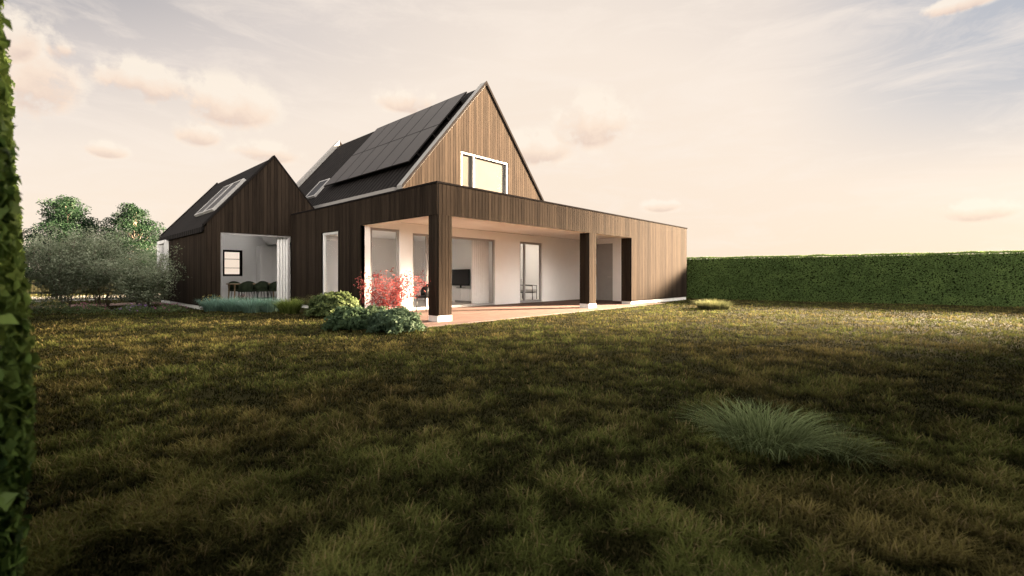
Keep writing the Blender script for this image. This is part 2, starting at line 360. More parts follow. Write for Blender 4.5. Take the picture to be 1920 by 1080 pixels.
# main gable and roof
clad('cladding', 'u', 12.0, 7.94, 14.9, 2.85, lambda u: mg(u)-.03, [(10.26, 12.6, 4.05, 5.37)], (11.42,), parent=H)
w = window('u', 12.0, 10.262, 12.598, 4.052, 5.368, H, fm='gframe', fw=.065, depth=.09, mull=(10.87,))
bm = BM(); box(bm, 10.264, 12.596, 12.093, 12.105, 4.056, 5.364); link('blind', bm, 'blind', w)
bm = BM()
for s in (-1, 1):
    e = 11.42+s*3.5
    prism(bm, [(11.42, 8.0-.05), (e, mg(e)-.05), (e, mg(e)-.25), (11.42, 8.0-.31)], 12.13, 23.4)
rf = link('roof', bm, 'roof', H)
for s in (-1, 1):
    e = 11.42+s*3.52
    for va, vb, n in ((11.95, 12.26, .06), (23.1, 23.45, .14)):
        bm = BM(); prism(bm, [(11.42, 8.0+n*1.5), (e, mg(e)+n*1.5), (e, mg(e)-.028), (11.42, 8.0-.028)], va, vb); link('verge', bm, 'verge' if s < 0 else 'trim', rf)
    bm = BM(); e = 11.42+s*3.53
    prism(bm, [(11.42, 8.11), (e, mg(e)+.11), (e, mg(e)-.01), (11.42, 7.99)], 11.925, 11.948); link('verge_trim', bm, 'trim', rf)
bm = BM(); box(bm, 7.82, 7.97, 12.3, 23.3, 3.72, 3.83); link('gutter', bm, 'verge', rf)
bm = BM()
box(bm, 8.0, 8.2, 12.2, 16.78, 2.8, 3.7); box(bm, 8.0, 8.2, 16.8, 23.3, 2.8, 3.7); box(bm, 14.6, 14.8, 12.2, 16.75, 2.8, 3.7); box(bm, 14.6, 14.8, 16.8, 23.3, .1, 3.7)
strips(bm, 'u', 23.2, 23.38, 9.1, 14.86, .1, lambda u: mg(u)-.3, (), None, 0, (11.42,)); strips(bm, 'u', 23.38, 23.45, 7.98, 9.1, .1, lambda u: mg(u)-.3)
box(bm, 9.1, 14.6, 16.8, 23.2, .1, 2.7)
link('wall', bm, 'gap', H)
cs, sn = .641, .768
def slope(bm, ru, rz, s0, s1, v0, v1, n0, n1, c=cs, s=sn, sg=-1):
    P = lambda q, v, n: (ru + sg*(q*c + n*s), v, rz - q*s + n*c)
    hexa(bm, [P(s0,v0,n0),P(s1,v0,n0),P(s1,v1,n0),P(s0,v1,n0),P(s0,v0,n1),P(s1,v0,n1),P(s1,v1,n1),P(s0,v1,n1)])
for r in range(2):
    for k in range(6):
        s0 = .40+r*1.94; v0 = 12.55+k*1.02
        bm = BM(); slope(bm, 11.42, 7.95, s0+.02, s0+1.91, v0+.02, v0+.99, .17, .205); o = link('solar_panel', bm, 'panel', H)
        bm = BM()
        slope(bm, 11.42, 7.95, s0, s0+.02, v0, v0+1.01, .165, .207); slope(bm, 11.42, 7.95, s0+1.91, s0+1.93, v0, v0+1.01, .165, .207)
        slope(bm, 11.42, 7.95, s0+.02, s0+1.91, v0, v0+.02, .165, .207); slope(bm, 11.42, 7.95, s0+.02, s0+1.91, v0+.99, v0+1.01, .165, .207)
        link('frame', bm, 'pframe', o)
for s0 in (.8, 1.8, 2.75, 3.75): 
    bm = BM(); slope(bm, 11.42, 7.95, s0, s0+.05, 12.6, 18.6, .0, .16); link('panel_rail', bm, 'pframe', H)
def skylight(ru, rz, s0, s1, v0, v1, c, s, pm, sg=-1):
    bm = BM(); f = .05
    slope(bm, ru, rz, s0, s0+f, v0, v1, -.1, .09, c, s, sg); slope(bm, ru, rz, s1-f, s1, v0, v1, -.1, .09, c, s, sg)
    slope(bm, ru, rz, s0+f, s1-f, v0, v0+f, -.1, .09, c, s, sg); slope(bm, ru, rz, s0+f, s1-f, v1-f, v1, -.1, .09, c, s, sg)
    w = link('skylight', bm, 'sframe', H)
    b = BM(); P = lambda q, v, n: (ru + sg*(q*c + n*s), v, rz - q*s + n*c)
    b.faces.new([b.verts.new(P(*q, .075)) for q in ((s0+f, v0+f), (s1-f, v0+f), (s1-f, v1-f), (s0+f, v1-f))]); link('pane', b, pm, w)
skylight(11.42, 7.95, 3.5, 4.6, 19.3, 20.3, cs, sn, 'skyglass')
# wing
clad('cladding', 'u', 16.85, 3.96, 8.0, .12, lambda u: wg(u)-.03, [(4.35, 6.56, .0, 2.5)], (5.96,), parent=H)
clad('cladding', 'v', 3.96, 16.85, 23.6, .12, 2.66, parent=H)
window('u', 16.88, 4.352, 6.50, .04, 2.498, H, fw=.05)
bm = BM(); strips(bm, 'u', 23.4, 23.55, 3.98, 7.96, .1, lambda u: wg(u)-.25, [(6.1, 6.9, 1.08, 2.26)], None, 0, (5.96,)); link('wall', bm, 'gap', H)
window('u', 23.38, 6.102, 6.898, 1.082, 2.258, H, fm='trim', fw=.09, bars=(1.45, 1.85))
bm = BM()
for (ua, ub, va, vb) in ((3.86, 5.96, 16.98, 23.62),
                         (5.96, 6.3, 16.98, 23.62), (7.5, 8.0, 16.98, 23.62), (6.3, 7.5, 16.98, 17.4), (6.3, 7.5, 22.9, 23.62)):
    prism(bm, [f(ua, .03), f(ub, .03), f(ub, .19), f(ua, .19)], va, vb)
rf2 = link('roof', bm, 'roof', H)
for s in (-1, 1):
    e = 5.96+s*2.08
    for va, vb in ((16.80, 17.0), (23.6, 23.66)):
        bm = BM(); prism(bm, [(5.96, 5.27), (e, wg(e)+.04), (e, wg(e)-.027), (5.96, 5.203)], va, vb); link('verge_trim', bm, 'trim', rf2)
c2 = 1/math.hypot(1, 1.22); s2 = 1.22*c2
for v0 in (17.6, 18.78): skylight(5.96, 5.20, .64/c2, 1.60/c2, v0, v0+1.14, c2, s2, 'skyglass')
for k in range(4): skylight(5.96, 5.20, .34/c2, 1.54/c2, 17.4+k*1.375, 17.4+k*1.375+1.37, c2, s2, 'glass', 1)  # unseen far slope: extra glazing added to brighten the dining room
w = window('v', 3.80, 22.1, 23.58, 1.0, 2.5, H, fm='wframe', fw=.12, depth=.136)
bm = BM()
for i in range(22): box(bm, 3.895, 3.925, 22.24, 23.44, 1.14+i*.056, 1.14+i*.056+.03)
link('blind', bm, 'curtain', w)
# ------------------------------------------------------------------ furniture
t = empty('dining_table', (*at(478, 19.3), .03), 'pale oak dining table behind the glazed gable of the wing', 'table')
bm = BM(); box(bm, -.95, .95, -.45, .45, .71, .75); bevel(bm, .008); link('tabletop', bm, 'tabletop', t, False)
for sx in (-1, 1):
    for sy in (-1, 1):
        bm = BM(); tube(bm, [(sx*.85, sy*.36, .71), (sx*.88, sy*.39, 0)], [.035, .022], 8); link('leg', bm, 'tabletop', t, False)
def chair_parts(root, mat_seat, mat_leg):
    bm = BM(); box(bm, -.23, .23, -.22, .22, .42, .48); bevel(bm, .025, 3); link('seat', bm, mat_seat, root, False)
    bm = BM(); n = 14; ring = []
    for i in range(n+1):
        a = R(200+140*i/n); hgt = .84-.16*abs(2*i/n-1)**2
        ro, ri = .27, .235
        ring.append([bm.verts.new((ro*math.cos(a), .03+ro*math.sin(a)*.95, .44)), bm.verts.new((ri*math.cos(a), .03+ri*math.sin(a)*.95, .44)),
                     bm.verts.new((ri*1.05*math.cos(a), .03+ri*1.08*math.sin(a), hgt)), bm.verts.new((ro*1.06*math.cos(a), .03+ro*1.08*math.sin(a), hgt))])
    for i in range(n):
        for k in range(4): fc = bm.faces.new((ring[i][k], ring[i][(k+1)%4], ring[i+1][(k+1)%4], ring[i+1][k])); fc.smooth = True
    bm.faces.new(ring[0]); bm.faces.new(ring[-1]); link('backrest', bm, mat_seat, root, False)
    for sx in (-1, 1):
        for sy in (-1, 1):
            bm = BM(); tube(bm, [(sx*.18, sy*.17, .43), (sx*.22, sy*.21, 0)], [.016, .010], 7); link('leg', bm, mat_leg, root, False)
def dup(src, loc, rz, label):
    r = src.copy(); C.objects.link(r); r.location = loc; r.rotation_euler = (0, 0, rz); r['label'] = label
    for ch in list(src.children):
        c = ch.copy(); C.objects.link(c); c.parent = r
    return r
tx, ty = t.location.x, t.location.y
first = None
spots = [(-.55, -.62, 0, 'olive dining chair on the near side of the oak table, at its left'),
         (.02, -.62, 0, 'olive dining chair in the middle of the near side of the oak table'),
         (.58, -.62, 0, 'olive dining chair on the near side of the oak table, at its right'),
         (-.55, .62, math.pi, 'olive dining chair across the oak table, behind its left half'),
         (.02, .62, math.pi, 'olive dining chair across the oak table, facing out in the middle'),
         (.58, .62, math.pi, 'olive dining chair across the oak table, behind its right half')]
for dx, dy, rz, lb in spots:
    loc = (tx+dx, ty+dy, .03)
    if first is None:
        first = empty('dining_chair', loc, lb, 'chair', 'olive chairs around the dining table', rz); chair_parts(first, 'green', 'black')
    else: dup(first, loc, rz, lb)
tc_ = empty('terrace_chair', (8.05, 11.2, .03), 'dark chair on the terrace behind the red shrub', 'chair', None, R(70)); chair_parts(tc_, 'black', 'black')
kc = empty('tall_cabinet', (8.2, 23.0, .03), 'tall white cabinet at the back right of the dining room', 'cabinet')
bm = BM(); box(bm, 7.45, 8.98, 22.7, 23.28, .10, 2.45); link('body', bm, 'lacquer', kc)
for k in range(3):
    bm = BM(); box(bm, 7.46+k*.51, 7.955+k*.51, 22.675, 22.697, .12, 2.43); link('door', bm, 'lacquer', kc)
bm = BM(); box(bm, 7.5, 8.94, 22.74, 23.24, .03, .098); link('base', bm, 'door', kc)
sb = empty('sideboard', (12.18, 13.73, .03), 'low white lacquered sideboard below the television', 'sideboard')
bm = BM(); box(bm, 11.96, 12.40, 12.98, 14.48, .11, .60); bevel(bm, .006); link('body', bm, 'lacquer', sb)
for k in range(3):
    bm = BM(); box(bm, 11.94, 11.958, 13.0+k*.495, 13.47+k*.495, .13, .585); link('door', bm, 'lacquer', sb)
bm = BM(); box(bm, 12.0, 12.36, 13.05, 14.4, .03, .108); link('base', bm, 'door', sb)
tv = empty('television', (12.22, 14.3, .60), 'black flat television standing on the white sideboard', 'television')
bm = BM(); box(bm, 12.20, 12.24, 13.75, 14.83, .70, 1.36); bevel(bm, .006); b0 = link('case', bm, 'black', tv)
bm = BM(); box(bm, 12.194, 12.199, 13.77, 14.81, .72, 1.345); link('screen', bm, 'screen', tv)
bm = BM(); box(bm, 12.15, 12.30, 14.1, 14.5, .602, .615); box(bm, 12.21, 12.235, 14.26, 14.34, .615, .70); link('stand', bm, 'black', tv)
def curtain(a0, a1, v, z0, z1, label, folds):
    bm = BM(); n = folds*8; rows = []
    for zz in (z0, z1):
        rows.append([bm.verts.new((a0+(a1-a0)*i/n, v+.045*math.sin(2*math.pi*i/8)*(1 if zz == z0 else .8), zz)) for i in range(n+1)])
    for i in range(n): fc = bm.faces.new((rows[0][i], rows[0][i+1], rows[1][i+1], rows[1][i])); fc.smooth = True
    tag(link('curtain', bm, 'curtain'), label, 'curtain')
curtain(11.1, 11.95, 12.38, .04, 2.58, 'white curtain drawn to the right of the wide terrace doors', 9)
curtain(6.14, 6.52, 17.10, .04, 2.6, 'white curtain hanging at the right of the dining room window', 4)
ac = empty('armchair', (15.75, 13.75, .03), 'armchair with pale cushions and dark frame seen through the narrow glass door', 'armchair', None, R(25))
bm = BM(); box(bm, -.33, .33, -.32, .30, .34, .46); bevel(bm, .04, 3); link('seat', bm, 'linen', ac, False)
bm = BM(); hexa(bm, [(-.32, .24, .46), (.32, .24, .46), (.32, .36, .46), (-.32, .36, .46), (-.30, .36, .92), (.30, .36, .92), (.30, .46, .92), (-.30, .46, .92)]); bevel(bm, .03, 2); link('backrest', bm, 'linen', ac, False)
for sx in (-1, 1):
    bm = BM(); tube(bm, [(sx*.37, -.32, .0), (sx*.37, -.32, .62), (sx*.37, .40, .66), (sx*.37, .36, .0)], .02, 7); link('arm_frame', bm, 'black', ac, False)
bm = BM(); box(bm, -.36, .36, -.31, .31, .30, .335); link('seat_frame', bm, 'black', ac, False)
# ------------------------------------------------------------------ fence
fn = empty('fence', (2, 26.5, 0), 'low dark metal railing fence behind the silvery shrubs', 'fence')
bm = BM()
for i in range(130): x = -1+i*.11; box(bm, x, x+.014, 26.49, 26.504, .08, .82)
link('bars', bm, 'black', fn)
for z in (.12, .80): 
    bm = BM(); box(bm, -1.02, 13.3, 26.475, 26.488, z-.02, z+.02); link('rail', bm, 'black', fn)
for i in range(8):
    x = -1+i*2.0; bm = BM(); box(bm, x-.025, x+.025, 26.51, 26.56, 0, .9); link('post', bm, 'black', fn)
# ------------------------------------------------------------------ hedges
def hedge(name, label, x0, x1, ya, yb, skew, h, n, size, c0, c1, bias=None, faces='LTR', rough=1.0, batter=0.0, jit=.55):
    """block from y=ya to yb; face x moves by skew per metre of y; batter leans the faces in above and below 0.8 m"""
    pts, nr = [], []
    def yv(k):
        t = RNG.random(k)
        if bias: t = t**bias
        return ya+(yb-ya)*t
    L_ = yb-ya
    wts = dict(L=L_*h, R=L_*h, T=L_*abs(x1-x0), E=abs(x1-x0)*h, F=abs(x1-x0)*h); sm = sum(wts[q] for q in faces)
    for q in faces:
        k = int(n*wts[q]/sm)
        if q in 'LR':
            y = yv(k); z = RNG.random(k)*h; x = np.full(k, x0 if q == 'L' else x1); nn = np.tile([-1. if q == 'L' else 1., 0, .25], (k, 1))
            x = x-(1 if q == 'R' else -1)*batter*np.abs(z-.8)
        elif q == 'T':
            y = yv(k); z = np.full(k, h); x = x0+(x1-x0-batter*abs(h-.8))*RNG.random(k); nn = np.tile([0, 0, 1.], (k, 1))
        else:
            y = np.full(k, ya if q == 'E' else yb); z = RNG.random(k)*h; x = x0+(x1-x0-batter*np.abs(z-.8))*RNG.random(k); nn = np.tile([0, -1. if q == 'E' else 1., .25], (k, 1))
        x = x+skew*(y-ya)
        p = np.stack([x, y, z], 1)
        b = ((vnoise(y*1.0+z*.37, z-y*.2, 1.6)-.5)*.10+(vnoise(y, z, 6)-.5)*.05)*rough
        p += unit(nn)*(b[:, None] + RNG.normal(0, .022*rough, (k, 1)))
        pts.append(p); nr.append(nn)
    P = np.concatenate(pts); Nn = np.concatenate(nr); k = len(P)
    tone = vnoise(P[:, 1]*1.3+P[:, 0], P[:, 2]*1.7, 2.2)
    V, F, K = leaves(P, size*(.7+.6*RNG.random(k)), Nn, pal(k, c0, c1, tone), jit, .6)
    o = link(name, np_mesh(name, V, F, K), ['leaf'])
    tag(o, label, 'hedge')
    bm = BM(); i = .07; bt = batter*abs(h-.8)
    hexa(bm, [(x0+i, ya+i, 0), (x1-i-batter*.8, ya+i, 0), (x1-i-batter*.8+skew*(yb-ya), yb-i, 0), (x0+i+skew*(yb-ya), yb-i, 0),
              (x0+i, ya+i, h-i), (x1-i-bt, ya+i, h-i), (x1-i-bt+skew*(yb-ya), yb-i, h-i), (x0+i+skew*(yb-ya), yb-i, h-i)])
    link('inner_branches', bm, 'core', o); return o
hedge('hedge', 'long clipped green hedge running from the house to the right edge', 24.6, 25.7, -6, 18, -.18, 1.96, 125000, .056, (.074, .116, .034), (.122, .180, .054), faces='LTE', rough=.4, jit=.45)
hedge('hedge', 'tall hedge close to the camera at the left edge', -1.1, -.012, 1.6, 25, 0, 2.25, 95000, .044, (.024, .050, .011), (.115, .165, .040), bias=1.6, faces='RTE', rough=.45, batter=.052)
hedge('hedge', 'unseen hedge added behind the viewer to shade the lawn', -3, 15, -4.6, -3.2, 0, 5.0, 16000, .2, (.02, .04, .01), (.04, .07, .02), faces='LRTEF')  # added out of view, raised to block low sky light from the lawn
# ------------------------------------------------------------------ trees
def branch_pts(p0, d, L, n=5, wob=.08, lift=.0):
    pts = [Vector(p0)]; d = Vector(d).normalized()
    for i in range(n):
        d = (d+Vector((random.gauss(0, wob), random.gauss(0, wob), random.gauss(0, wob)+lift))).normalized(); pts.append(pts[-1]+d*L/n)
    return pts
def tree(x, y, h, rad, cb, nleaf, lsize, c0, c1, label, cone=False, group=None, ncl=60):
    t = empty('tree', (x, y, 0), label, 'tree', group)
    bm = BM(); tr = branch_pts((x, y, 0), (0, 0, 1), h*.85, 7, .03); tube(bm, tr, [.016*h*(1-.12*i) for i in range(8)], 9)
    cl = []
    for i in range(ncl):
        fr = (i+.5)/ncl; fr = fr**1.1 if cone else fr
        z = cb+(h-cb)*fr
        prof = (1-fr)**.55*min(1, .6+fr*2.0) if cone else math.sin(math.pi*min(.97, .12+.86*fr))**.7
        a = i*2.399+random.uniform(-.5, .5); r = rad*prof*random.uniform(.35, 1.1)
        c = Vector((x+r*math.cos(a), y+r*math.sin(a), z+random.uniform(-.3, .15))); cl.append((c, rad*(random.uniform(.14, .27) if cone else random.uniform(.18, .32))*(.6+.5*prof)))
        if i % 3 == 0:
            s = tr[min(7, max(1, int((z*.8/h)*7/.85)))]
            tube(bm, [s, (s+c)/2+Vector((0, 0, -.05*rad)), c], [.006*h, .004*h, .002*h], 5)
    link('trunk', bm, 'bark', t)
    cc = np.array([[*c] for c, r in cl]); cr = np.array([r for c, r in cl]); wgt = cr**2/np.sum(cr**2); idx = RNG.choice(ncl, nleaf, p=wgt)
    d = unit(RNG.normal(0, 1, (nleaf, 3)))*(RNG.random((nleaf, 1))**.45); d[:, 2] *= .5 if cone else .75
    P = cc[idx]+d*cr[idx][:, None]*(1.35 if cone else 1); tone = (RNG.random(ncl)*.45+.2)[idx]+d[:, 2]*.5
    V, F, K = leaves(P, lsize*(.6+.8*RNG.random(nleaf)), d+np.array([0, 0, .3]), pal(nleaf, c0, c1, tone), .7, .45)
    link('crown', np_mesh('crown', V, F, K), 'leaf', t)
x, y = at(125, 30); tree(x, y, 6.1, 2.8, .8, 34000, .13, (.005, .014, .006), (.015, .034, .015), 'dense green tree beyond the fence, nearest the left hedge', True, None, 170)
x, y = at(248, 31); tree(x, y, 5.8, 2.5, .8, 30000, .13, (.005, .014, .006), (.015, .034, .015), 'dense green tree beyond the fence, beside the gabled wing', True, None, 155)
tg0, tg1 = (.03, .06, .02), (.06, .1, .03)
tree(36.4, -7.1, 14.2, 2.3, 10.2, 9000, .46, tg0, tg1, 'tall tree right of the view shading the canopy', False, None, 60)
for s_, cb, h, r, lb in ((9.3, 8.0, 12.5, 1.4, 'first'), (7.2, 5.9, 12.5, 1.8, 'second'), (5.0, 3.9, 12.5, 2.1, 'third'), (2.6, 2.3, 12, 2.1, 'fourth'), (.2, 1.4, 12, 2.0, 'fifth')):
    tree(.507*s_+.862*27, .862*s_-.507*27, h, r, cb, 9000, .48, tg0, tg1, lb+' unseen shade tree in the row right of the view, counted from the house', False, None, 65)  # out-of-view row, crowns shaped to shade the lawn around a sunlit strip
tree(2.6, -2.6, 10.5, 5.0, 4.9, 8000, .55, tg0, tg1, 'unseen broad tree added over the viewer to darken the near lawn', False, None, 60)  # added above the frame only to darken the foreground grass
# multi stem shrubs
def shrub(name, x, y, h, rad, nst, nleaf, lsize, c0, c1, mat, label, cat, base=.25, stem='bark', group=None, spread=.16, thick=.022, loose=.6):
    t = empty(name, (x, y, 0), label, cat, group); bm = BM(); tips = []
    for i in range(nst):
        a = 6.283*i/nst+random.uniform(-.3, .3); r = rad*random.uniform(.3, .95)
        hh = h*random.uniform(.58, 1.0)*(1-.25*(r/rad)**2)
        p0 = Vector((x+.12*math.cos(a), y+.12*math.sin(a), 0)); p3 = Vector((x+r*math.cos(a), y+r*math.sin(a), hh))
        pm = p0.lerp(p3, .5)+Vector((random.uniform(-.1, .1), random.uniform(-.1, .1), .08*h)); pm.x -= (p3.x-p0.x)*.12; pm.y -= (p3.y-p0.y)*.12
        pts = [p0, p0.lerp(pm, .5), pm, pm.lerp(p3, .5), p3]; tube(bm, pts, [thick, thick*.8, thick*.6, thick*.4, thick*.15], 6)
        for fr in (.25, .35, .45, .55, .7, .82, .92, 1.0):
            q = pm.lerp(p3, (fr-.5)*2) if fr > .5 else p0.lerp(pm, fr*2)
            for _ in range(3):
                e = q+Vector((random.gauss(0, 1), random.gauss(0, 1), random.gauss(.25, .8)))*spread*rad
                if e.z > base: tube(bm, [q, e], [thick*.25, thick*.1], 4); tips.append(e)
            tips.append(q)
    link('stem', bm, stem, t)
    tp = np.array([[*p] for p in tips if p.z > base]); k = RNG.integers(0, len(tp), nleaf)
    P = tp[k]+RNG.normal(0, spread*rad*loose, (nleaf, 3)); P[:, 2] = np.maximum(P[:, 2], .06)
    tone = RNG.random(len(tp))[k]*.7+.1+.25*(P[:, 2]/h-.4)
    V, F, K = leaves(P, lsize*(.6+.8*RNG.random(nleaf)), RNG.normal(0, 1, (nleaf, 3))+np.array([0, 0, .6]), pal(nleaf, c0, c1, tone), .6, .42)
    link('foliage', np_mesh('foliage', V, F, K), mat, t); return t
sc0, sc1 = (.072, .092, .046), (.31, .345, .24)
for px, Z, h, rad, lb in ((120, 14.5, 2.35, 1.1, 'silvery green multi-stemmed shrub nearest the left hedge'),
                          (192, 15.6, 2.85, 1.3, 'tallest silvery green shrub, middle one of the three'),
                          (268, 15.0, 1.85, 1.15, 'lowest silvery green shrub, reaching over the wall of the gabled wing')):
    x, y = at(px, Z); shrub('shrub', x, y, h, rad, 12, 14500, .066, sc0, sc1, 'leaf', lb, 'shrub', .22, thick=.018, spread=.22, loose=.42)
def bush(px, Z, w, h, n, ls, c0, c1, label):
    x, y = at(px, Z); t = empty('bush', (x, y, 0), label, 'bush')
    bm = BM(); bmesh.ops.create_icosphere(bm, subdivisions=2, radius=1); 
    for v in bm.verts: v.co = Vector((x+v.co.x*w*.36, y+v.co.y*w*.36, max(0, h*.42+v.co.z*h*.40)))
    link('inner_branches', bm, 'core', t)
    d = unit(RNG.normal(0, 1, (n, 3))); d[:, 2] = np.abs(d[:, 2])*1.1-.25
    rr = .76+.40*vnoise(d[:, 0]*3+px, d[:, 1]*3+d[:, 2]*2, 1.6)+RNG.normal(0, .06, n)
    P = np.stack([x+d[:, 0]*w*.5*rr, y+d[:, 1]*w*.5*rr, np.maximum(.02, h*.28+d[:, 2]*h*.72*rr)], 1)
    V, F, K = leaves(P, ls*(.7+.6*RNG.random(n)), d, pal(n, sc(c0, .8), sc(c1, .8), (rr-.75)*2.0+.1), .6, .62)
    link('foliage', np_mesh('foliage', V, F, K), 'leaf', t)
bush(628, 12.4, 1.35, .70, 3800, .085, (.036, .058, .018), (.13, .17, .065), 'rounded yellow-green bush against the wooden side wall')
bush(655, 9.3, .90, .50, 2300, .075, (.026, .05, .022), (.10, .155, .08), 'low dark green bush left of the terrace, below the yellow-green one')
bush(742, 9.1, 1.05, .48, 2700, .075, (.026, .05, .027), (.11, .165, .098), 'low dark green bush in front of the terrace column')
bush(700, 9.6, .85, .50, 1900, .065, (.03, .055, .027), (.115, .165, .085), 'small green bush under the red shrub, between the dark green bushes')
x, y = at(734, 10.3)
shrub('shrub', x, y, 1.30, .78, 17, 2700, .054, (.30, .050, .050), (.57, .17, .15), 'petal', 'airy coral red shrub beside the terrace column', 'shrub', .34, 'redstem', None, .14, .009, .42)
# tufts
def tuft(name, x, y, n, L, w, rad, lean, c0, c1, label, cat, segs=4, droop=.15, group=None, k=.8, tip=1.3):
    a = RNG.random(n)*6.283; r = rad*np.sqrt(RNG.random(n)); b = np.stack([x+r*np.cos(a), y+r*np.sin(a), np.zeros(n)], 1)
    ll = L*(.55+.5*RNG.random(n)); le = np.clip(lean*(.3+.9*r/rad)+RNG.normal(0, .12, n), .02, 1.3); ld = a+RNG.normal(0, .5, n)
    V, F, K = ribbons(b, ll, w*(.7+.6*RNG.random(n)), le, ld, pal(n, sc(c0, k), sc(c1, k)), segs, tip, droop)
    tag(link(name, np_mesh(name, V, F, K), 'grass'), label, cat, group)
teal0, teal1 = (.12, .20, .16), (.30, .46, .37)
for px, lb in ((402, 'blue-green fescue tuft at the left end of the row below the glazed gable'), (438, 'blue-green fescue tuft second from the left below the glazed gable'),
               (474, 'blue-green fescue tuft third from the left below the glazed gable'), (506, 'blue-green fescue tuft next to the bright green grass')):
    x, y = at(px, 13.9+random.uniform(-.3, .3)); tuft('fescue_tuft', x, y, 900, .56, .013, .26, .55, teal0, teal1, lb, 'ornamental grass', 3, .05, None, 1.0)
x, y = at(543, 13.4); tuft('grass_tuft', x, y, 1200, .62, .012, .25, .6, (.08, .12, .025), (.28, .33, .09), 'bright green ornamental grass at the corner of the side wall', 'ornamental grass', 3, .15, None, 1.0)
x, y = at(600, 13.6); tuft('grass_tuft', x, y, 900, .78, .010, .22, .6, (.11, .11, .04), (.28, .26, .11), 'olive ornamental grass behind the yellow-green bush', 'ornamental grass', 3)
x, y = at(1430, 2.95); tuft('grass_tuft', x, y, 1000, .36, .0056, .25, .86, (.055, .074, .026), (.21, .25, .115), 'grey-green arching grass tuft on the lawn in the foreground', 'ornamental grass', 5, .14, None, 1.1, 1.55)
x, y = at(1572, 2.75); tuft('grass_tuft', x, y, 300, .25, .005, .14, 1.0, (.04, .05, .018), (.14, .16, .07), 'thin trailing grass tuft at the right of the foreground tuft', 'ornamental grass', 5, .22, None, 1.0, 1.5)
x, y = at(1338, 15.2); tuft('grass_tuft', x, y, 1200, .46, .014, .50, .6, (.08, .092, .036), (.20, .20, .095), 'pale greenish tan grass tuft in front of the hedge and house corner', 'ornamental grass', 3, .15, None, 1.0)
def perennial(px, Z, w, h, fcol, label, n=900, c0=(.04, .06, .024), c1=(.13, .17, .075), k=60):
    x, y = at(px, Z); t = empty('flowering_plant', (x, y, 0), label, 'plant')
    a = RNG.random(n)*6.283; r = w*.5*np.sqrt(RNG.random(n)); z = h*(1-(r/(w*.5))**2*.6)*RNG.random(n)**.6*.85
    P = np.stack([x+r*np.cos(a), y+r*np.sin(a), z+.02], 1)
    V, F, K = leaves(P, .05*(.6+.8*RNG.random(n)), RNG.normal(0, 1, (n, 3)), pal(n, c0, c1), .6, .4)
    link('foliage', np_mesh('foliage', V, F, K), 'leaf', t)
    a = RNG.random(k)*6.283; r = w*.5*np.sqrt(RNG.random(k)); z = h*(1-(r/(w*.5))**2*.6)*(.8+.25*RNG.random(k)); P = np.stack([x+r*np.cos(a), y+r*np.sin(a), z], 1)
    k2 = 4; P = np.repeat(P, k2, 0)+RNG.normal(0, .014, (k*k2, 3))
    V, F, K = leaves(P, .032, RNG.normal(0, 1, (k*k2, 3)), pal(k*k2, [c*.5 for c in fcol], [c*.8 for c in fcol]), .6, .8)
    link('blossom', np_mesh('blossom', V, F, K), 'petal', t)
perennial(398, 14.6, .7, .62, (.60, .46, .13), 'yellow flowering plant at the corner of the wooden wing')
perennial(455, 14.8, .8, .55, (.5, .32, .30), 'pale pink flowering plant behind the blue-green fescue')
perennial(318, 13.6, .9, .30, (.45, .16, .30), 'low magenta flowering plant under the right-hand silvery shrub', k=30)
perennial(250, 13.2, 1.0, .30, (.35, .22, .45), 'low lilac flowering plant below the silvery shrubs, between middle and right one', k=30)
perennial(165, 13.2, 1.0, .34, (.5, .2, .28), 'low rose flowering plant under the middle silvery shrub', k=40)
perennial(95, 13.0, .9, .45, (.45, .4, .16), 'low yellow flowering plant beside the left hedge')
# ------------------------------------------------------------------ lawn blades
def lawn(n):
    Z = 1.15*np.exp(RNG.random(n)*math.log(27/1.15)); X = (RNG.random(n)*2-1)*1.3*Z
    u = .683*X+.730*Z; v = -.730*X+.683*Z
    ok = (u > -.08)
    ok &= ~((u > 5.65) & (v > 7.9) & (u < 15.7) & (v < 24)); ok &= ~((u > 3.95) & (v > 16.8) & (u < 16)); ok &= ~((u > 15.6) & (v > 8.46) & (u < 20.75))
    ok &= u < 24.6-.18*(v+6); ok &= ~((u < 3.9) & (v > 21.8) & (v < 23.7)); ok &= v > -2.9
    n2 = vnoise(u+40, v-17, 3.6); n3 = vnoise(u-9, v+31, 9); n4 = vnoise(v+3, u+7, 21)
    cl = .38*n2+.37*n3+.25*n4
    ok &= RNG.random(n) < .15+1.6*cl
    u, v, Z, cl, n3 = u[ok], v[ok], Z[ok], cl[ok], n3[ok]; n = len(u)
    n1 = vnoise(u, v, .8)*.6+vnoise(u+5, v+50, 2.0)*.4; nm = vnoise(u+71, v+13, 1.8)
    L = (.012+.084*cl**1.4)*(.6+.8*RNG.random(n)); w = .0038+.0012*Z
    le = .3+.9*RNG.random(n); ld = RNG.random(n)*6.283
    t = np.clip(.15*n1+2.7*(cl-.40)+RNG.normal(0, .14, n), 0, 1)[:, None]
    g = np.clip((n1-.46)*2.2+.5+RNG.normal(0, .25, n), 0, 1)[:, None]
    lo = np.array([.0105, .0115, .0035]); hiA = np.array([.148, .122, .042]); hiB = np.array([.105, .120, .032])
    col = (lo*(1-t)+(hiA*(1-g)+hiB*g)*t)*(.62+.76*nm)[:, None]
    dry = (RNG.random(n) < .05+.07*(n3 > .6))[:, None]; col = np.where(dry, np.array([.21, .16, .076])*(.3+.7*t), col)
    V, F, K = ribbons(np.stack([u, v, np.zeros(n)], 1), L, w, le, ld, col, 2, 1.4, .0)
    tag(link('lawn_grass', np_mesh('lawn_grass', V, F, K), 'grass'), 'rough olive and brown lawn grass covering the garden', 'grass', kind='stuff')
lawn(440000)
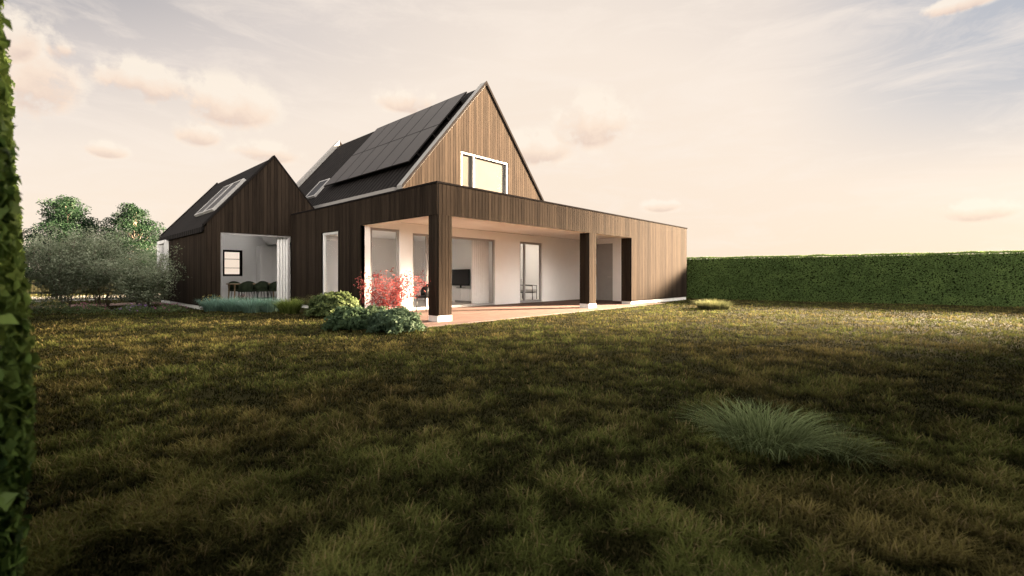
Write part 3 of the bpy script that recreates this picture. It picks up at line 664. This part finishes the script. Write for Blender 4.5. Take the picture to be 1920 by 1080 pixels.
# ------------------------------------------------------------------ world
W = bpy.data.worlds.new('World'); S.world = W; W.use_nodes = True; nt = W.node_tree; N = nt.nodes; L = nt.links; N.clear()
SU = Vector((.832, -.489, .265)).normalized()
tc = N.new('ShaderNodeTexCoord'); sp = N.new('ShaderNodeSeparateXYZ'); L.new(tc.outputs['Generated'], sp.inputs[0])
def MA(op, a, b=None, c=None, clamp=False):
    m = N.new('ShaderNodeMath'); m.operation = op; m.use_clamp = clamp
    for i, q in enumerate((a, b, c)):
        if q is None: continue
        if isinstance(q, (int, float)): m.inputs[i].default_value = q
        else: L.new(q, m.inputs[i])
    return m.outputs[0]
az = MA('MULTIPLY', MA('ARCTAN2', sp.outputs[1], sp.outputs[0]), 57.2958)
el = MA('MULTIPLY', MA('ARCSINE', sp.outputs[2]), 57.2958)
elc = MA('MAXIMUM', el, 0.0)
def ramp(fac, stops):
    r = N.new('ShaderNodeValToRGB'); e = r.color_ramp.elements
    while len(e) < len(stops): e.new(.5)
    for q, (p, c) in zip(e, stops): q.position = p; q.color = (*c, 1) if len(c) == 3 else c
    L.new(fac, r.inputs[0]); return r.outputs[0]
def mixrgb(fac, a, b):
    m = N.new('ShaderNodeMix'); m.data_type = 'RGBA'
    for i, q in ((0, fac), (6, a), (7, b)):
        if isinstance(q, tuple): m.inputs[i].default_value = (*q, 1)
        else: L.new(q, m.inputs[i])
    return m.outputs[2]
def sm(val, a, b):
    m = N.new('ShaderNodeMapRange'); m.interpolation_type = 'SMOOTHSTEP'; m.inputs[1].default_value = a; m.inputs[2].default_value = b
    L.new(val, m.inputs[0]); return m.outputs[0]
dev = MA('ABSOLUTE', MA('SUBTRACT', az, 36.0))
q = MA('SQRT', MA('ADD', MA('POWER', elc, 2.0), MA('POWER', MA('MULTIPLY', dev, MA('MULTIPLY', MA('MINIMUM', elc, 25.0), .040)), 2.0)))
base = ramp(MA('DIVIDE', q, 100.0), [(0, (.95, .765, .605)), (.14, (.96, .805, .66)), (.26, (.93, .805, .69)), (.42, (.72, .645, .60)), (.62, (.36, .36, .39))])
# cirrus
mp = N.new('ShaderNodeMapping'); mp.inputs['Scale'].default_value = (2.2, 2.2, 9.0); mp.inputs['Rotation'].default_value = (.25, .18, .3)
L.new(tc.outputs['Generated'], mp.inputs[0]); nz = N.new('ShaderNodeTexNoise'); nz.inputs['Scale'].default_value = 2.2; nz.inputs['Detail'].default_value = 9; nz.inputs['Roughness'].default_value = .66
nz.inputs['Distortion'].default_value = .6
L.new(mp.outputs[0], nz.inputs['Vector'])
blue = MA('MULTIPLY', MA('MULTIPLY', sm(MA('MULTIPLY', az, -1.0), -16.0, 8.0), sm(el, 7.0, 19.0)), .85)
base = mixrgb(blue, base, (.41, .45, .52))
cir = MA('MULTIPLY', MA('MULTIPLY', MA('SUBTRACT', nz.outputs['Fac'], .45), 4.5, None, True), .50)
s1_ = mixrgb(cir, base, (.97, .85, .74))
# cumulus: separate clouds at their own bearing and height in the sky
nc = N.new('ShaderNodeTexNoise'); nc.inputs['Scale'].default_value = 16; nc.inputs['Detail'].default_value = 10; nc.inputs['Roughness'].default_value = .62
L.new(tc.outputs['Generated'], nc.inputs['Vector'])
def azel(px, py):
    t = (px-960)/860; return 43.1-math.degrees(math.atan(t)), math.degrees(math.atan((517-py)/860/math.sqrt(1+t*t)))
dens = None; shade = None
for px, py, rx, ry in ((60, 125, 128, 104), (15, 60, 74, 60), (270, 150, 122, 44), (430, 190, 122, 54), (370, 250, 60, 28), (200, 280, 56, 20), (500, 285, 80, 24), (770, 190, 80, 26), (1110, 225, 88, 60), (1000, 275, 98, 40), (1240, 385, 45, 16), (1830, 395, 105, 26), (1800, 5, 110, 18), (120, 92, 40, 24)):
    a0, e0 = azel(px, py); t = (px-960)/860; kx = 57.3/860/(1+t*t); ky = 57.3/860/math.sqrt(1+t*t)
    dx = MA('MULTIPLY', MA('SUBTRACT', az, a0), 1/(rx*kx)); dy = MA('MULTIPLY', MA('SUBTRACT', el, e0), 1/(ry*ky))
    m = MA('SUBTRACT', 1.0, MA('SQRT', MA('ADD', MA('MULTIPLY', dx, dx), MA('MULTIPLY', dy, dy))))
    low = MA('MULTIPLY', MA('MULTIPLY', MA('SUBTRACT', .30, dy), .75), MA('MULTIPLY', m, 3.0, None, True), None, True)
    dens = m if dens is None else MA('MAXIMUM', dens, m)
    shade = low if shade is None else MA('MAXIMUM', shade, low)
nv = MA('MULTIPLY', MA('SUBTRACT', nc.outputs['Fac'], .48), 3.5)
cd = MA('ADD', dens, nv)
cm = MA('MULTIPLY', MA('SUBTRACT', cd, .08), 2.2, None, True); cm = MA('MULTIPLY', cm, .84)
cm = MA('MULTIPLY', cm, MA('MULTIPLY', MA('ADD', dens, .15), 2.3, None, True))
ccol = ramp(MA('SUBTRACT', shade, MA('MULTIPLY', nv, .36), None, True), [(0, (1.0, .88, .74)), (.35, (.97, .77, .61)), (.85, (.69, .51, .43))])
s2_ = mixrgb(cm, s1_, ccol)
# unseen sky overhead and behind the viewer boosted as fill light
nrm = MA('SQRT', MA('MAXIMUM', MA('SUBTRACT', 1.0, MA('MULTIPLY', sp.outputs[2], sp.outputs[2])), .0001))
fwd = MA('DIVIDE', MA('ADD', MA('MULTIPLY', sp.outputs[0], -.20), MA('MULTIPLY', sp.outputs[1], -.98)), nrm)
front = MA('MULTIPLY', sm(fwd, .02, .75), MA('MULTIPLY', sm(sp.outputs[2], -.02, .03), MA('SUBTRACT', 1.0, sm(sp.outputs[2], .34, .54))))
zen = sm(sp.outputs[2], .60, .85)
s3_ = mixrgb(zen, mixrgb(front, s2_, (9.8, 9.0, 8.1)), (2.6, 2.45, 2.28))
# glow around the low sun
dt = N.new('ShaderNodeVectorMath'); dt.operation = 'DOT_PRODUCT'; L.new(tc.outputs['Generated'], dt.inputs[0]); dt.inputs[1].default_value = SU
gl = MA('MULTIPLY', MA('POWER', MA('MAXIMUM', dt.outputs['Value'], 0.0), 320.0), 7000.0)
gc = N.new('ShaderNodeMix'); gc.data_type = 'RGBA'; gc.blend_type = 'ADD'; gc.inputs[0].default_value = 1
gv = N.new('ShaderNodeVectorMath'); gv.operation = 'SCALE'; gv.inputs[0].default_value = (1.0, .77, .53); L.new(gl, gv.inputs['Scale'])
L.new(s3_, gc.inputs[6]); L.new(gv.outputs[0], gc.inputs[7])
bg = N.new('ShaderNodeBackground'); bg.inputs[1].default_value = 1.0; L.new(gc.outputs[2], bg.inputs[0])
sky = N.new('ShaderNodeTexSky'); sky.sky_type = 'NISHITA'; sky.sun_disc = False; sky.sun_elevation = math.asin(SU.z); sky.sun_rotation = math.atan2(SU.x, SU.y)
bg2 = N.new('ShaderNodeBackground'); bg2.inputs[1].default_value = .008; L.new(sky.outputs[0], bg2.inputs[0])
ad = N.new('ShaderNodeAddShader'); L.new(bg.outputs[0], ad.inputs[0]); L.new(bg2.outputs[0], ad.inputs[1])
wo = N.new('ShaderNodeOutputWorld'); L.new(ad.outputs[0], wo.inputs[0])
# ------------------------------------------------------------------ sun and camera
sl = bpy.data.lights.new('sun', 'SUN'); sl.energy = 5; sl.angle = R(.5); sl.color = (1, .80, .56)
so = bpy.data.objects.new('sun', sl); C.objects.link(so); so.rotation_euler = SU.to_track_quat('Z', 'Y').to_euler(); so.location = SU*60
cam = bpy.data.cameras.new('camera'); co = bpy.data.objects.new('camera', cam); C.objects.link(co)
co.location = (0, 0, 1.1); co.rotation_euler = (R(90), 0, -math.atan2(.730, .683))
cam.sensor_width = 36; cam.lens = 36*860/1920; cam.shift_y = -23/1920; cam.clip_start = .05; cam.clip_end = 2000
cam.dof.use_dof = True; cam.dof.focus_distance = 13; cam.dof.aperture_fstop = 2.4
S.camera = co
S.view_settings.view_transform = 'Standard'
